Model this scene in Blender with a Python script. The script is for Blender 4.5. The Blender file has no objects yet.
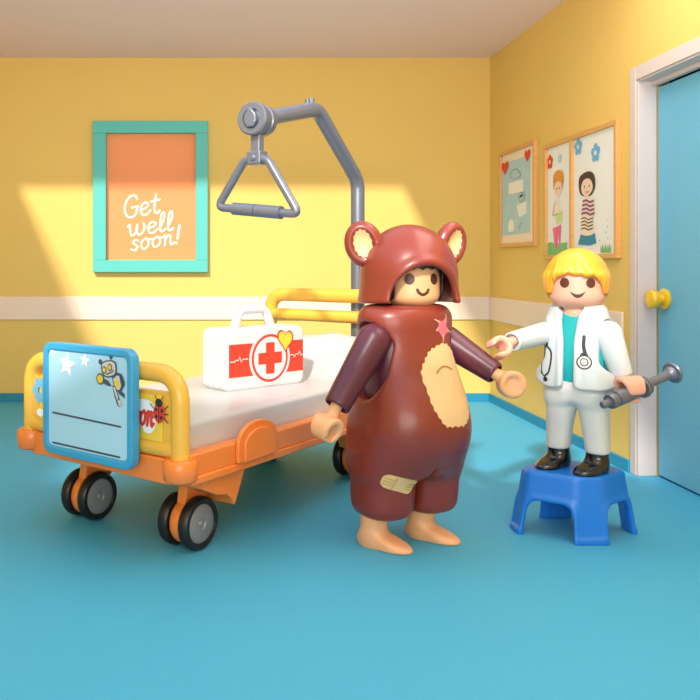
import bpy, math, random
import numpy as np
from mathutils import Vector, Matrix
from mathutils.bvhtree import BVHTree
from mathutils.geometry import delaunay_2d_cdt
random.seed(4)
C = bpy.context.scene.collection
FOC, CX, CY, CH = 785.0, 222.0, 265.0, 1.3      # focal length in px, vanishing point, eye height
R = math.radians

# ------------------------------------------------------------------ measuring helpers
def P(px, py, Y):
    return np.array([(px-CX)*Y/FOC, Y, CH-(py-CY)*Y/FOC])
def on_plane(px, py, o, n):
    d = np.array([(px-CX)/FOC, 1.0, -(py-CY)/FOC]); c = np.array([0, 0, CH])
    t = np.dot(np.array(o)-c, n)/np.dot(d, n)
    return c+d*t
class Frame:
    def __init__(s, loc, rz): s.loc = np.array(loc, float); s.rz = rz; s.c, s.s = math.cos(rz), math.sin(rz)
    def L(s, w):
        d = np.asarray(w, float)-s.loc
        return np.array([d[0]*s.c+d[1]*s.s, -d[0]*s.s+d[1]*s.c, d[2]])
    def W(s, l):
        return np.array([l[0]*s.c-l[1]*s.s, l[0]*s.s+l[1]*s.c, l[2]])+s.loc

# ------------------------------------------------------------------ materials
def lin(c): c /= 255.0; return c/12.92 if c <= .04045 else ((c+.055)/1.055)**2.4
M = {}
def mat(name, rgb, rough=.4, metal=0, spec=.5, coat=0, sss=0, noise=0, nscale=8, bump=0, bscale=60, stretch=None):
    m = bpy.data.materials.new(name); m.use_nodes = True; nt = m.node_tree; b = nt.nodes['Principled BSDF']
    col = tuple(lin(c) for c in rgb)+(1,)
    b.inputs['Base Color'].default_value = col
    b.inputs['Roughness'].default_value = rough; b.inputs['Metallic'].default_value = metal
    b.inputs['Specular IOR Level'].default_value = spec; b.inputs['Coat Weight'].default_value = coat
    b.inputs['Coat Roughness'].default_value = .15
    if sss:
        b.inputs['Subsurface Weight'].default_value = sss; b.inputs['Subsurface Scale'].default_value = .02
    tc = nt.nodes.new('ShaderNodeTexCoord'); src = tc.outputs['Object']
    if stretch:
        mp = nt.nodes.new('ShaderNodeMapping'); mp.inputs['Scale'].default_value = stretch
        nt.links.new(src, mp.inputs['Vector']); src = mp.outputs['Vector']
    n = nt.nodes.new('ShaderNodeTexNoise'); n.inputs['Scale'].default_value = nscale; n.inputs['Detail'].default_value = 4
    nt.links.new(src, n.inputs['Vector'])
    mx = nt.nodes.new('ShaderNodeMix'); mx.data_type = 'RGBA'
    a = noise if noise else .015
    mx.inputs['A'].default_value = tuple(max(0, c*(1-a)) for c in col[:3])+(1,)
    mx.inputs['B'].default_value = tuple(min(1, c*(1+a)) for c in col[:3])+(1,)
    nt.links.new(n.outputs['Fac'], mx.inputs['Factor']); nt.links.new(mx.outputs['Result'], b.inputs['Base Color'])
    if bump:
        n2 = nt.nodes.new('ShaderNodeTexNoise'); n2.inputs['Scale'].default_value = bscale
        nt.links.new(src, n2.inputs['Vector'])
        bp = nt.nodes.new('ShaderNodeBump'); bp.inputs['Strength'].default_value = bump; bp.inputs['Distance'].default_value = .01
        nt.links.new(n2.outputs['Fac'], bp.inputs['Height']); nt.links.new(bp.outputs['Normal'], b.inputs['Normal'])
    M[name] = m; return m
mat('wall_yellow', (232,196,108), .75, noise=.05, nscale=1.2, bump=.05, bscale=90)
mat('ceiling_paint', (244,216,214), .85, noise=.03, nscale=.8)
mat('floor_teal', (74,172,210), .6, spec=.25, noise=.06, nscale=.9, bump=.02, bscale=30)
mat('skirting_teal', (34,138,172), .45)
mat('rail_cream', (242,218,200), .55, noise=.03, nscale=2)
mat('trim_grey', (214,200,196), .5)
mat('door_blue', (104,182,214), .5, noise=.05, nscale=2)
mat('gap_shade', (20,30,45), .8)
mat('frame_turquoise', (84,190,182), .5, noise=.03)
mat('poster_orange', (246,150,92), .6, noise=.04, nscale=3)
mat('print_cream', (255,240,222), .6)
mat('wood_light', (222,168,100), .5, noise=.12, nscale=6, stretch=(1,1,8))
mat('paper', (240,240,236), .7)
mat('paper_cream', (245,228,205), .7)
mat('paint_blue_pale', (178,212,222), .7, noise=.1, nscale=10)
mat('paint_red', (224,70,48), .6, noise=.1, nscale=30)
mat('paint_pink', (238,110,150), .6, noise=.1, nscale=30)
mat('paint_sky', (110,180,222), .6, noise=.15, nscale=30)
mat('paint_teal', (30,135,170), .6, noise=.1, nscale=30)
mat('paint_green', (120,190,120), .6, noise=.15, nscale=30)
mat('paint_lime', (205,225,150), .6)
mat('paint_hair', (222,150,60), .6, noise=.1, nscale=40)
mat('paint_dark', (70,48,52), .6)
mat('paint_skin', (245,212,188), .6)
mat('paint_purple', (150,80,130), .6)
mat('paint_grey', (150,160,170), .6)
mat('bed_yellow', (232,182,72), .3, coat=.2, sss=.05)
mat('bed_yellow_panel', (240,205,70), .35)
mat('bed_orange', (242,134,58), .32, coat=.2)
mat('mattress_white', (194,194,194), .35, coat=.15)
mat('tire_black', (26,24,25), .4)
mat('hub_grey', (150,148,152), .4, metal=.35)
mat('steel_grey', (116,122,138), .32, metal=.45, noise=.05, nscale=20)
mat('board_blue', (52,160,212), .35, coat=.2)
mat('board_face', (168,218,248), .4)
mat('print_dark', (52,70,96), .5)
mat('print_white', (240,248,252), .5)
mat('print_yellow', (235,205,60), .5)
mat('print_red', (214,62,48), .4)
mat('print_silver', (205,205,200), .5)
mat('print_navy', (66,84,110), .5)
mat('print_pink', (232,110,130), .5)
mat('case_white', (216,217,218), .3, coat=.2)
mat('fur_brown', (132,52,42), .34, coat=.15, noise=.05, nscale=3)
mat('sleeve_plum', (86,34,54), .33, coat=.15)
mat('print_beige', (230,192,140), .5, noise=.05, nscale=14)
mat('print_plaster', (230,196,130), .5)
mat('print_plaster_dot', (176,138,70), .5)
mat('print_brown', (86,44,38), .4)
mat('print_brown_soft', (176,120,86), .5)
mat('skin_tan', (236,178,132), .38, sss=.12)
mat('skin_pink', (236,172,150), .38, sss=.12)
mat('hair_dark', (58,34,34), .35)
mat('hair_blond', (240,166,44), .35, coat=.2, sss=.08)
mat('coat_white', (196,206,210), .4, coat=.1)
mat('trouser_white', (222,222,221), .42)
mat('shirt_teal', (18,160,165), .45)
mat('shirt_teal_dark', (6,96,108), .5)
mat('shoe_black', (20,20,22), .15, coat=.6)
mat('stool_blue', (26,124,226), .36, coat=.1)
mat('print_black', (38,40,46), .5)
mat('print_case_red', (222,66,44), .4)
mat('knob_yellow', (238,192,30), .3, coat=.3)

# ------------------------------------------------------------------ object helpers
def link(name, me, m=None, parent=None, smooth=True):
    o = bpy.data.objects.new(name, me); C.objects.link(o)
    if m: me.materials.append(M[m] if isinstance(m, str) else m)
    if smooth:
        me.polygons.foreach_set('use_smooth', [True]*len(me.polygons))
    if parent: o.parent = parent
    return o
def thing(name, label, cat, frame, group=None):
    o = bpy.data.objects.new(name, None); C.objects.link(o)
    o.location = frame.loc; o.rotation_euler = (0, 0, frame.rz); o.empty_display_size = .1
    o['label'] = label; o['category'] = cat
    if group: o['group'] = group
    return o
class MB:
    def __init__(s): s.v = []; s.f = []; s.mi = []; s.mats = []
    def slot(s, m):
        if m not in s.mats: s.mats.append(m)
        return s.mats.index(m)
    def add(s, vs, fs, m=None):
        k = len(s.v); s.v += [tuple(map(float, v)) for v in vs]
        i = s.slot(m) if m else 0
        for f in fs: s.f.append([a+k for a in f]); s.mi.append(i)
    def box(s, x0, x1, y0, y1, z0, z1, m=None):
        vs = [(x, y, z) for z in (z0, z1) for y in (y0, y1) for x in (x0, x1)]
        s.add(vs, [(0,2,3,1),(4,5,7,6),(0,1,5,4),(2,6,7,3),(0,4,6,2),(1,3,7,5)], m)
    def prism(s, poly, fn, t0, t1, m=None):
        n = len(poly); a = [fn(p[0], p[1], t0) for p in poly]; b = [fn(p[0], p[1], t1) for p in poly]
        s.add(a+b, [list(range(n))[::-1], list(range(n, 2*n))]+[(i, (i+1) % n, n+(i+1) % n, n+i) for i in range(n)], m)
    def tube(s, path, r, seg=20, m=None, cap=True, bend=0):
        pts = [np.array(p, float) for p in path]
        if bend:
            q = [pts[0]]
            for i in range(1, len(pts)-1):
                a = pts[i-1]-pts[i]; b = pts[i+1]-pts[i]; la, lb = np.linalg.norm(a), np.linalg.norm(b)
                d = min(bend, la*.48, lb*.48); A = pts[i]+a/la*d; B = pts[i]+b/lb*d
                for k in range(9):
                    t = k/8; q.append((1-t)**2*A+2*t*(1-t)*pts[i]+t*t*B)
            q.append(pts[-1]); pts = q
        rs = r if isinstance(r, (list, tuple)) else [r]*len(pts)
        up = np.array([.123, .321, .94]); rings = []; prev = None
        for i, p in enumerate(pts):
            t = pts[min(i+1, len(pts)-1)]-pts[max(i-1, 0)]; t = t/np.linalg.norm(t)
            n = (up-np.dot(up, t)*t) if prev is None else prev-np.dot(prev, t)*t
            n /= np.linalg.norm(n); prev = n; bb = np.cross(t, n)
            rings.append([p+rs[i]*(math.cos(2*math.pi*k/seg)*n+math.sin(2*math.pi*k/seg)*bb) for k in range(seg)])
        vs = [v for rg in rings for v in rg]; fs = []
        for i in range(len(rings)-1):
            for k in range(seg):
                fs.append((i*seg+k, i*seg+(k+1) % seg, (i+1)*seg+(k+1) % seg, (i+1)*seg+k))
        if cap: fs.append(list(range(seg))[::-1]); fs.append([(len(rings)-1)*seg+k for k in range(seg)])
        s.add(vs, fs, m)
    def lathe(s, prof, o, ax, seg=40, m=None):      # prof: (dist along axis, radius)
        o = np.array(o, float); ax = np.array(ax, float); ax /= np.linalg.norm(ax)
        t = np.array([0, 0, 1.]) if abs(ax[2]) < .9 else np.array([1., 0, 0])
        n = np.cross(ax, t); n /= np.linalg.norm(n); b = np.cross(ax, n)
        vs = []; fs = []
        for d, r in prof:
            for k in range(seg):
                a = 2*math.pi*k/seg; vs.append(o+ax*d+max(r, 1e-4)*(math.cos(a)*n+math.sin(a)*b))
        for i in range(len(prof)-1):
            for k in range(seg): fs.append((i*seg+k, i*seg+(k+1) % seg, (i+1)*seg+(k+1) % seg, (i+1)*seg+k))
        s.add(vs, fs, m)
    def build(s, name, m=None, parent=None, smooth=False, bevel=0, bseg=3, angle=40):
        me = bpy.data.meshes.new(name); me.from_pydata(s.v, [], s.f); me.update()
        if s.mats:
            for k in s.mats: me.materials.append(M[k])
            me.polygons.foreach_set('material_index', s.mi); m = None
        import bmesh
        bm = bmesh.new(); bm.from_mesh(me); bmesh.ops.recalc_face_normals(bm, faces=bm.faces); bm.to_mesh(me); bm.free()
        o = link(name, me, m, parent, False)
        if bevel:
            md = o.modifiers.new('bevel', 'BEVEL'); md.width = bevel; md.segments = bseg; md.limit_method = 'ANGLE'; md.angle_limit = R(35)
            md.harden_normals = False
        if smooth or bevel:
            me.polygons.foreach_set('use_smooth', [True]*len(me.polygons)); me.set_sharp_from_angle(angle=R(angle))
        return o

# ------------------------------------------------------------------ solid modelling by distance fields
def surfnet(f, lo, hi, h):
    lo = np.array(lo, float); hi = np.array(hi, float)
    n = np.ceil((hi-lo)/h).astype(int)+1
    ax = [lo[i]+h*np.arange(n[i]) for i in range(3)]
    D = np.empty(n)
    for i in range(n[0]):
        Y, Z = np.meshgrid(ax[1], ax[2], indexing='ij')
        pts = np.stack([np.full(Y.size, ax[0][i]), Y.ravel(), Z.ravel()], 1)
        D[i] = f(pts).reshape(Y.shape)
    S = D < 0
    m = n-1; acc = np.zeros((*m, 3)); cnt = np.zeros(m)
    cr = [(a, b, c) for a in (0, 1) for b in (0, 1) for c in (0, 1)]
    def sl(A, c): return A[c[0]:c[0]+m[0], c[1]:c[1]+m[1], c[2]:c[2]+m[2]]
    for c in cr:
        for d in range(3):
            if c[d]: continue
            e = list(c); e[d] = 1; s0, s1 = sl(S, c), sl(S, e); x = s0 != s1
            d0, d1 = sl(D, c), sl(D, e)
            t = np.where(x, d0/np.where(x, d0-d1, 1), 0)
            for k in range(3):
                acc[..., k] += np.where(x, c[k]+(t if k == d else 0), 0)
            cnt += x
    mk = cnt > 0; idx = -np.ones(m, int); idx[mk] = np.arange(mk.sum())
    I = np.argwhere(mk); V = lo+h*(I+acc[mk]/cnt[mk][:, None])
    F = []
    for d in range(3):
        a, b = (d+1) % 3, (d+2) % 3
        e = [slice(None)]*3; e[d] = slice(0, -1); g = [slice(None)]*3; g[d] = slice(1, None)
        s0, s1 = S[tuple(e)], S[tuple(g)]; q = np.argwhere(s0 != s1)
        q = q[(q[:, a] > 0) & (q[:, b] > 0) & (q[:, a] < m[a]) & (q[:, b] < m[b])]
        ua = np.zeros(3, int); ua[a] = 1; ub = np.zeros(3, int); ub[b] = 1
        g4 = [idx[tuple((q-ua-ub).T)], idx[tuple((q-ub).T)], idx[tuple(q.T)], idx[tuple((q-ua).T)]]
        Q = np.stack(g4, 1); fl = ~s0[tuple(q.T)]; Q[fl] = Q[fl][:, ::-1]; F.append(Q)
    F = np.concatenate(F)
    for _ in range(2):
        d = f(V); e = h*.3
        G = np.stack([(f(V+np.eye(3)[k]*e)-f(V-np.eye(3)[k]*e))/(2*e) for k in range(3)], 1)
        g2 = (G**2).sum(1)+.05; st = G*(d/g2)[:, None]; ln = np.linalg.norm(st, axis=1)
        st *= np.minimum(1, .5*h/np.maximum(ln, 1e-9))[:, None]; V = V-st
    return V, F
def solid(name, f, lo, hi, h, m, parent=None):
    V, F = surfnet(f, lo, hi, h)
    me = bpy.data.meshes.new(name); me.from_pydata(V.tolist(), [], F.tolist()); me.update()
    o = link(name, me, m, parent, True); o['_'] = 1; del o['_']
    return o
def bvh_of(o):
    me = o.data
    return BVHTree.FromPolygons([v.co.copy() for v in me.vertices], [tuple(p.vertices) for p in me.polygons])
def ln(v): return np.linalg.norm(v, axis=1)
def ell(p, c, r):
    q = p-np.array(c); r = np.array(r, float); k0 = ln(q/r); k1 = ln(q/(r*r))
    return k0*(k0-1)/np.maximum(k1, 1e-9)
def cap(p, a, b, r1, r2=None):
    r2 = r1 if r2 is None else r2; a = np.array(a, float); b = np.array(b, float); ab = b-a
    t = np.clip((p-a)@ab/(ab@ab), 0, 1); return ln(p-a-t[:, None]*ab)-(r1+(r2-r1)*t)
def cyl(p, a, b, r1, r2=None, rd=.01):
    r2 = r1 if r2 is None else r2; a = np.array(a, float); b = np.array(b, float); ab = b-a; L = np.linalg.norm(ab); u = ab/L
    x = (p-a)@u; rad = ln(p-a-x[:, None]*u); rr = r1+(r2-r1)*np.clip(x/L, 0, 1)
    dx = np.abs(x-L/2)-L/2+rd; dr = rad-rr+rd
    return np.minimum(np.maximum(dx, dr), 0)+np.sqrt(np.maximum(dx, 0)**2+np.maximum(dr, 0)**2)-rd
def box(p, c, hf, rd=.01):
    q = np.abs(p-np.array(c))-np.array(hf)+rd
    return ln(np.maximum(q, 0))+np.minimum(q.max(1), 0)-rd
def smin(a, b, k):
    h = np.maximum(k-np.abs(a-b), 0)/k; return np.minimum(a, b)-h*h*k*.25
def smax(a, b, k): return -smin(-a, -b, k)
def herm(x, xs, ys):
    xs = np.array(xs, float); ys = np.array(ys, float); sl = np.gradient(ys, xs)
    x = np.clip(x, xs[0], xs[-1]); i = np.clip(np.searchsorted(xs, x)-1, 0, len(xs)-2)
    hh = xs[i+1]-xs[i]; t = (x-xs[i])/hh
    return (2*t**3-3*t**2+1)*ys[i]+(t**3-2*t**2+t)*hh*sl[i]+(-2*t**3+3*t**2)*ys[i+1]+(t**3-t**2)*hh*sl[i+1]
def prof(p, rows, n=2.0, rd=.03):                    # rows: z, half width, half depth, x offset, y offset
    rows = sorted(rows); zs = [r[0] for r in rows]; z = p[:, 2]
    a, b, ox, oy = (herm(z, zs, [r[k] for r in rows]) for k in (1, 2, 3, 4))
    u = np.abs(p[:, 0]-ox)/a; v = np.abs(p[:, 1]-oy)/b
    nn = (u**n+v**n)**(1/n); d = (nn-1)*np.minimum(a, b)
    dz = np.maximum(zs[0]-z, z-zs[-1])
    return smax(d, dz, rd) if rd else np.maximum(d, dz)
def rot(p, c, ax, ang):                               # rotate sample points about axis through c by -ang
    Mx = np.array(Matrix.Rotation(-ang, 3, Vector(ax))); c = np.array(c); return (p-c)@Mx.T+c

# ------------------------------------------------------------------ flat prints and marks
def catmull(pts, k=6, closed=False):
    pts = [np.array(p, float) for p in pts]; n = len(pts); out = []
    rng = range(n) if closed else range(n-1)
    for i in rng:
        if closed: p0, p1, p2, p3 = pts[i-1], pts[i], pts[(i+1) % n], pts[(i+2) % n]
        else: p0, p1, p2, p3 = pts[max(i-1, 0)], pts[i], pts[i+1], pts[min(i+2, n-1)]
        for j in range(k):
            t = j/k; out.append(.5*((2*p1)+(p2-p0)*t+(2*p0-5*p1+4*p2-p3)*t*t+(3*p1-p0-3*p2+p3)*t**3))
    if not closed: out.append(pts[-1])
    return [tuple(o) for o in out]
class Art:
    def __init__(s, mapper, step=None): s.fn = mapper; s.step = step; s.mb = MB(); s.layer = 0
    def poly(s, pts, m, layer=None):
        s.cnt = getattr(s, 'cnt', 0)+1; off = (layer if layer is not None else s.layer)*.0011+.0012+s.cnt*.00001
        pts = [Vector((float(a), float(b))) for a, b in pts]; n = len(pts)
        ed = [(i, (i+1) % n) for i in range(n)]; extra = []
        if s.step:
            if n: 
                np_, ne = [], []
                for i in range(n):
                    a, b = pts[i], pts[(i+1) % n]; k = max(1, int((b-a).length/s.step))
                    for j in range(k): np_.append(a.lerp(b, j/k))
                pts = np_; n = len(pts); ed = [(i, (i+1) % n) for i in range(n)]
            x0, x1 = min(p.x for p in pts), max(p.x for p in pts); y0, y1 = min(p.y for p in pts), max(p.y for p in pts)
            x = x0+s.step*.5
            while x < x1:
                y = y0+s.step*.5
                while y < y1: extra.append(Vector((x, y))); y += s.step
                x += s.step
        V, _, F, *_r = delaunay_2d_cdt(pts+extra, ed, [list(range(n))], 1, 1e-6)
        W = [s.fn(v.x, v.y, off) for v in V]
        s.mb.add([w if w is not None else (0, 0, 0) for w in W], [f for f in F if all(W[i] is not None for i in f)], m)
    def line(s, pts, w, m, layer=None, smooth=True, k=6, taper=False):
        if smooth and len(pts) > 2: pts = catmull(pts, k)
        if s.step:
            q = []
            for i in range(len(pts)-1):
                a = np.array(pts[i]); b = np.array(pts[i+1]); c = max(1, int(np.linalg.norm(b-a)/s.step))
                q += [tuple(a+(b-a)*j/c) for j in range(c)]
            pts = q+[pts[-1]]
        s.cnt = getattr(s, 'cnt', 0)+1; off = (layer if layer is not None else s.layer)*.0011+.0012+s.cnt*.00004
        L, Rr = [], []; n = len(pts)
        for i in range(n):
            a = np.array(pts[max(i-1, 0)]); b = np.array(pts[min(i+1, n-1)]); t = b-a; t = t/max(np.linalg.norm(t), 1e-9)
            nn = np.array([-t[1], t[0]])*w/2*((1-.7*i/(n-1)) if taper else 1)
            L.append(np.array(pts[i])+nn); Rr.append(np.array(pts[i])-nn)
        vs = [s.fn(p[0], p[1], off+(q_ % n)*.000015) for q_, p in enumerate(L+Rr)]
        fs = [(i, i+1, n+i+1, n+i) for i in range(n-1) if all(vs[j] is not None for j in (i, i+1, n+i+1, n+i))]
        s.mb.add([v if v is not None else (0, 0, 0) for v in vs], fs, m)
        if not taper:
            for e in (pts[0], pts[-1]): s.disc(e[0], e[1], w/2, w/2, m, layer, 10, grid=False)
    def disc(s, x, y, rx, ry, m, layer=None, n=28, grid=True, rotd=0):
        c, q = math.cos(rotd), math.sin(rotd)
        pts = [(x+rx*math.cos(2*math.pi*i/n)*c-ry*math.sin(2*math.pi*i/n)*q, y+rx*math.cos(2*math.pi*i/n)*q+ry*math.sin(2*math.pi*i/n)*c) for i in range(n)]
        st = s.step
        if not grid: s.step = None
        s.poly(pts, m, layer); s.step = st
    def build(s, name, parent=None):
        o = s.mb.build(name, None, parent, smooth=bool(s.step), angle=60)
        if s.step is None: return o
        return o
def heart(cx, cy, w, h, sk=0):
    out = []
    for i in range(30):
        t = 2*math.pi*i/30; x = 16*math.sin(t)**3; y = 13*math.cos(t)-5*math.cos(2*t)-2*math.cos(3*t)-math.cos(4*t)
        out.append((cx+x/34*w, cy+(y+2)/30*h+sk*x/34*w))
    return out
def star(cx, cy, r, n=5, a0=90, k=.45):
    return [(cx+(r if i % 2 == 0 else r*k)*math.cos(R(a0+180*i/n)), cy+(r if i % 2 == 0 else r*k)*math.sin(R(a0+180*i/n))) for i in range(2*n)]
GL = {
 'G': (1.25, [[(1.12,1.38),(.98,1.64),(.62,1.7),(.25,1.35),(.1,.8),(.25,.2),(.65,0),(1.02,.22),(1.12,.74)], [(.68,.76),(1.2,.78)]]),
 'e': (.88, [[(.15,.48),(.5,.55),(.72,.78),(.52,1.0),(.22,.85),(.1,.45),(.3,.03),(.62,.06),(.9,.32)]]),
 't': (.72, [[(.42,1.5),(.3,.7),(.3,.2),(.48,0),(.72,.18)], [(.0,1.0),(.72,1.06)]]),
 'w': (1.5, [[(.02,.85),(.2,1.0),(.24,.5),(.38,.03),(.66,.2),(.78,.95)], [(.78,.95),(.8,.25),(1.0,.0),(1.28,.25),(1.38,.7),(1.28,1.0)]]),
 'l': (.58, [[(.1,.3),(.42,1.1),(.42,1.68),(.24,1.62),(.15,1.0),(.16,.25),(.32,0),(.58,.2)]]),
 's': (.75, [[(.66,.86),(.42,1.0),(.2,.78),(.42,.52),(.6,.26),(.38,.0),(.06,.14)]]),
 'o': (.92, [[(.5,1.0),(.2,.8),(.1,.4),(.3,.02),(.62,.15),(.74,.6),(.5,1.0)], [(.62,.85),(.95,.85)]]),
 'n': (1.0, [[(.02,.85),(.18,1.0),(.2,.5),(.16,.0)], [(.18,.45),(.42,.95),(.64,.88),(.64,.3),(.78,0),(1.0,.2)]]),
 '!': (.5, [[(.34,1.75),(.22,.5)]])}
def write(art, txt, x, y, s, ang, w, m, layer=None, slant=.16, wk=1.0):
    c, q = math.cos(ang), math.sin(ang); cur = 0
    for ch in txt:
        adv, st = GL[ch]
        for k in st:
            pts = [(cur+(a+slant*b)*wk, b) for a, b in k]
            pts = [(x+s*(a*c-b*q), y+s*(a*q+b*c)) for a, b in pts]
            art.line(pts, w*(1.3 if ch == '!' else 1), m, layer)
        if ch == '!':
            a, b = cur+.16, .08; art.disc(x+s*(a*c-b*q), y+s*(a*q+b*c), w*.75, w*.75, m, layer)
        cur += adv*wk+.06

# =================================================================== THE ROOM
WX, WY, H = 2.562, 7.5, 3.28
def struct(name, mb, m=None, **k):
    o = mb.build(name, m, None, **k); o['kind'] = 'structure'; return o
b = MB(); b.box(-3.0, 3.0, -2.5, 7.7, -.12, 0); struct('floor', b, 'floor_teal')
SX0, SX1, SY0, SY1 = -2.6, 1.15, .13, 5.84          # unseen ceiling opening, added to shape the sun patch
b = MB(); b.box(-3.0, 3.0, SY1, 7.7, H, H+.12); b.box(-3.0, 3.0, -2.5, SY0, H, H+.12); b.box(-3.0, SX0, SY0, SY1, H, H+.12); b.box(SX1, 3.0, SY0, SY1, H, H+.12)
struct('ceiling', b, 'ceiling_paint')
b = MB(); b.box(SX0, SX1, SY0-.05, SY0, H+.02, H+.2); b.box(SX0, SX1, SY1, SY1+.05, H+.02, H+.2); b.box(SX0-.05, SX0, SY0, SY1, H+.02, H+.2); b.box(SX1, SX1+.05, SY0, SY1, H+.02, H+.2)
struct('sun_opening', b, 'trim_grey')  # border of the added sun opening, out of view
b = MB(); b.box(-3.0, 3.0, WY, WY+.2, 0, H); struct('wall_back', b, 'wall_yellow')
DY0, DY1, DZ = 3.72, 4.845, 2.44
b = MB(); b.box(WX, 2.85, DY1, WY, 0, H); b.box(WX, 2.85, -2.5, DY0, 0, H); b.box(WX, 2.85, DY0, DY1, DZ, H)
struct('wall_right', b, 'wall_yellow')
LX = -2.8
b = MB(); b.box(LX-.14, LX, -2.5, WY, 0, H); struct('wall_left', b, 'wall_yellow')
b = MB(); b.box(-3.0, 3.0, -2.6, -2.5, 0, H); struct('wall_front', b, 'wall_yellow')
# skirting, chair rail
b = MB(); b.box(LX, WX, WY-.02, WY, 0, .0765); struct('baseboard_back', b, 'skirting_teal', bevel=.004)
b = MB(); b.box(WX-.02, WX, 4.915, WY-.02, 0, .0765); struct('baseboard_right', b, 'skirting_teal', bevel=.004)
b = MB(); b.box(LX, WX, WY-.018, WY, .778, .999); struct('trim_1', b, 'rail_cream', bevel=.005)
b = MB(); b.box(WX-.018, WX, 5.0, WY-.018, .778, .999); struct('trim_2', b, 'rail_cream', bevel=.005)
# door casing and door
b = MB(); b.box(WX-.010, WX, DY1, DY1+.067, 0, DZ+.085); b.box(WX-.010, WX, DY0-.08, DY0, 0, DZ+.085); b.box(WX-.010, WX, DY0, DY1, DZ, DZ+.085)
b.box(WX-.001, 2.678, DY1-.012, DY1, 0, DZ); b.box(WX-.001, 2.678, DY0, DY0+.012, 0, DZ); b.box(WX-.001, 2.678, DY0, DY1, DZ-.012, DZ)
b.box(2.64, 2.678, DY0, DY1, DZ-.04, DZ-.012)
struct('trim_3', b, 'trim_grey', bevel=.004)
b = MB(); b.box(2.76, 2.80, DY0, DY1, 0, DZ); struct('door_gap_backing', b, 'gap_shade')  # added dark sheet behind the door, colours its gaps as shade
b = MB(); b.box(2.680, 2.73, DY0+.012, DY1-.022, .012, DZ-.05)
door = b.build('door_1', 'door_blue', None, bevel=.003); door['kind'] = 'structure'
b = MB(); o_ = (2.680, 4.745, 1.094)
b.lathe([(0,.001),(0,.062),(.012,.064),(.02,.055),(.022,.03),(.05,.027),(.055,.04),(.06,.054),(.085,.058),(.098,.05),(.104,.03),(.104,.0)], o_, (-1,0,0))
kn = b.build('door_handle', 'knob_yellow', door, smooth=True)

# =================================================================== POSTER ON BACK WALL
fr = Frame((-.679, WY, 1.949), 0)
t = thing('framed_poster', 'turquoise framed orange poster with white "Get well soon!" lettering on the back wall', 'poster', fr)
hx, hz, fw = .545, .717, .115
b = MB()
b.box(-hx, hx, -.07, 0, -hz, -hz+fw); b.box(-hx, hx, -.07, 0, hz-fw, hz); b.box(-hx, -hx+fw+.01, -.07, 0, -hz+fw, hz-fw); b.box(hx-fw, hx, -.07, 0, -hz+fw, hz-fw)
b.build('frame', 'frame_turquoise', t, bevel=.004)
b = MB(); b.box(-hx+.02, hx-.02, -.012, -.002, -hz+.02, hz-.02); b.build('poster_sheet', 'poster_orange', t)
def pm(px, py):
    w = fr.L(on_plane(px, py, (0, WY-.012, 0), (0, 1, 0))); return w[0], w[2]
A = Art(lambda x, z, o: (x, -.0125-o, z))
x, y = pm(123.5, 218.5); write(A, 'Get', x, y, .118, R(9), .019, 'print_cream')
x, y = pm(127, 236.5); write(A, 'well', x, y, .104, R(8), .018, 'print_cream', wk=1.16)
x, y = pm(130.5, 251); write(A, 'soon!', x, y, .096, R(9), .018, 'print_cream', wk=1.18)
A.build('lettering', t)

# =================================================================== DRAWINGS ON RIGHT WALL
def rz(zx, zy):    # enlarged-photo coordinates -> depth along wall, height
    px, py = 490+zx/4.375, 110+zy/4.375; w = on_plane(px, py, (WX-.0125, 0, 0), (1, 0, 0)); return w[1], w[2]
def picture(name, label, Y0, Y1, z0, z1, wdt, mullion=None):
    fr = Frame((WX, (Y0+Y1)/2, (z0+z1)/2), 0); t = thing(name, label, 'picture', fr)
    a, c = (Y1-Y0)/2, (z1-z0)/2; b = MB()
    b.box(-.035, 0, -a, a, -c, -c+wdt); b.box(-.035, 0, -a, a, c-wdt, c); b.box(-.035, 0, -a, -a+wdt, -c+wdt, c-wdt); b.box(-.035, 0, a-wdt, a, -c+wdt, c-wdt)
    if mullion is not None: b.box(-.034, 0, mullion-fr.loc[1]-.018, mullion-fr.loc[1]+.018, -c+wdt, c-wdt)
    b.build('frame', 'wood_light', t, bevel=.003)
    return t, fr
t, fr1 = picture('picture_frame', 'light wood frame with two red hearts over a pale blue painting, nearest the room corner', 6.358, 7.174, 1.457, 2.318, .032)
b = MB(); b.box(-.012, -.002, -.395, .395, -.42, .42); b.build('mount', 'paper_cream', t)
A = Art(lambda x, z, o: (-.0125-o, x-fr1.loc[1], z-fr1.loc[2]))
Q = lambda pts: [rz(*p) for p in pts]
A.poly(Q([(54,238),(176,196),(176,536),(54,551)]), 'paint_blue_pale', 0)
A.poly(Q([(82,320),(146,302),(146,356),(82,370)]), 'paper', 1)
A.poly(Q([(118,418),(160,398),(160,452),(128,470)]), 'paper', 1)
A.poly(Q(catmull([(95,300),(88,278),(112,255),(132,270),(134,292)], 5, True)), 'paint_grey', 1)
A.poly(Q(catmull([(98,298),(92,279),(112,260),(128,272),(130,290)], 5, True)), 'paint_blue_pale', 2)
A.line(Q([(128,372),(132,400),(150,392),(150,362),(134,362)]), .012, 'paint_grey', 2)
A.line(Q([(134,378),(144,372)]), .02, 'paint_dark', 3)
A.poly(Q(catmull([(82,530),(84,490),(98,478),(106,500),(104,528)], 5, True)), 'paper', 1)
A.line(Q([(130,520),(134,500),(140,492)]), .01, 'paint_grey', 2)
for (cx, cy, w, h) in ((68, 256, 34, 62), (166, 201, 28, 58)):
    A.poly([rz(a, cy-(b_-cy)) for a, b_ in heart(cx, cy, w, h, .35)], 'paint_red', 3)
A.build('painting', t)

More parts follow.
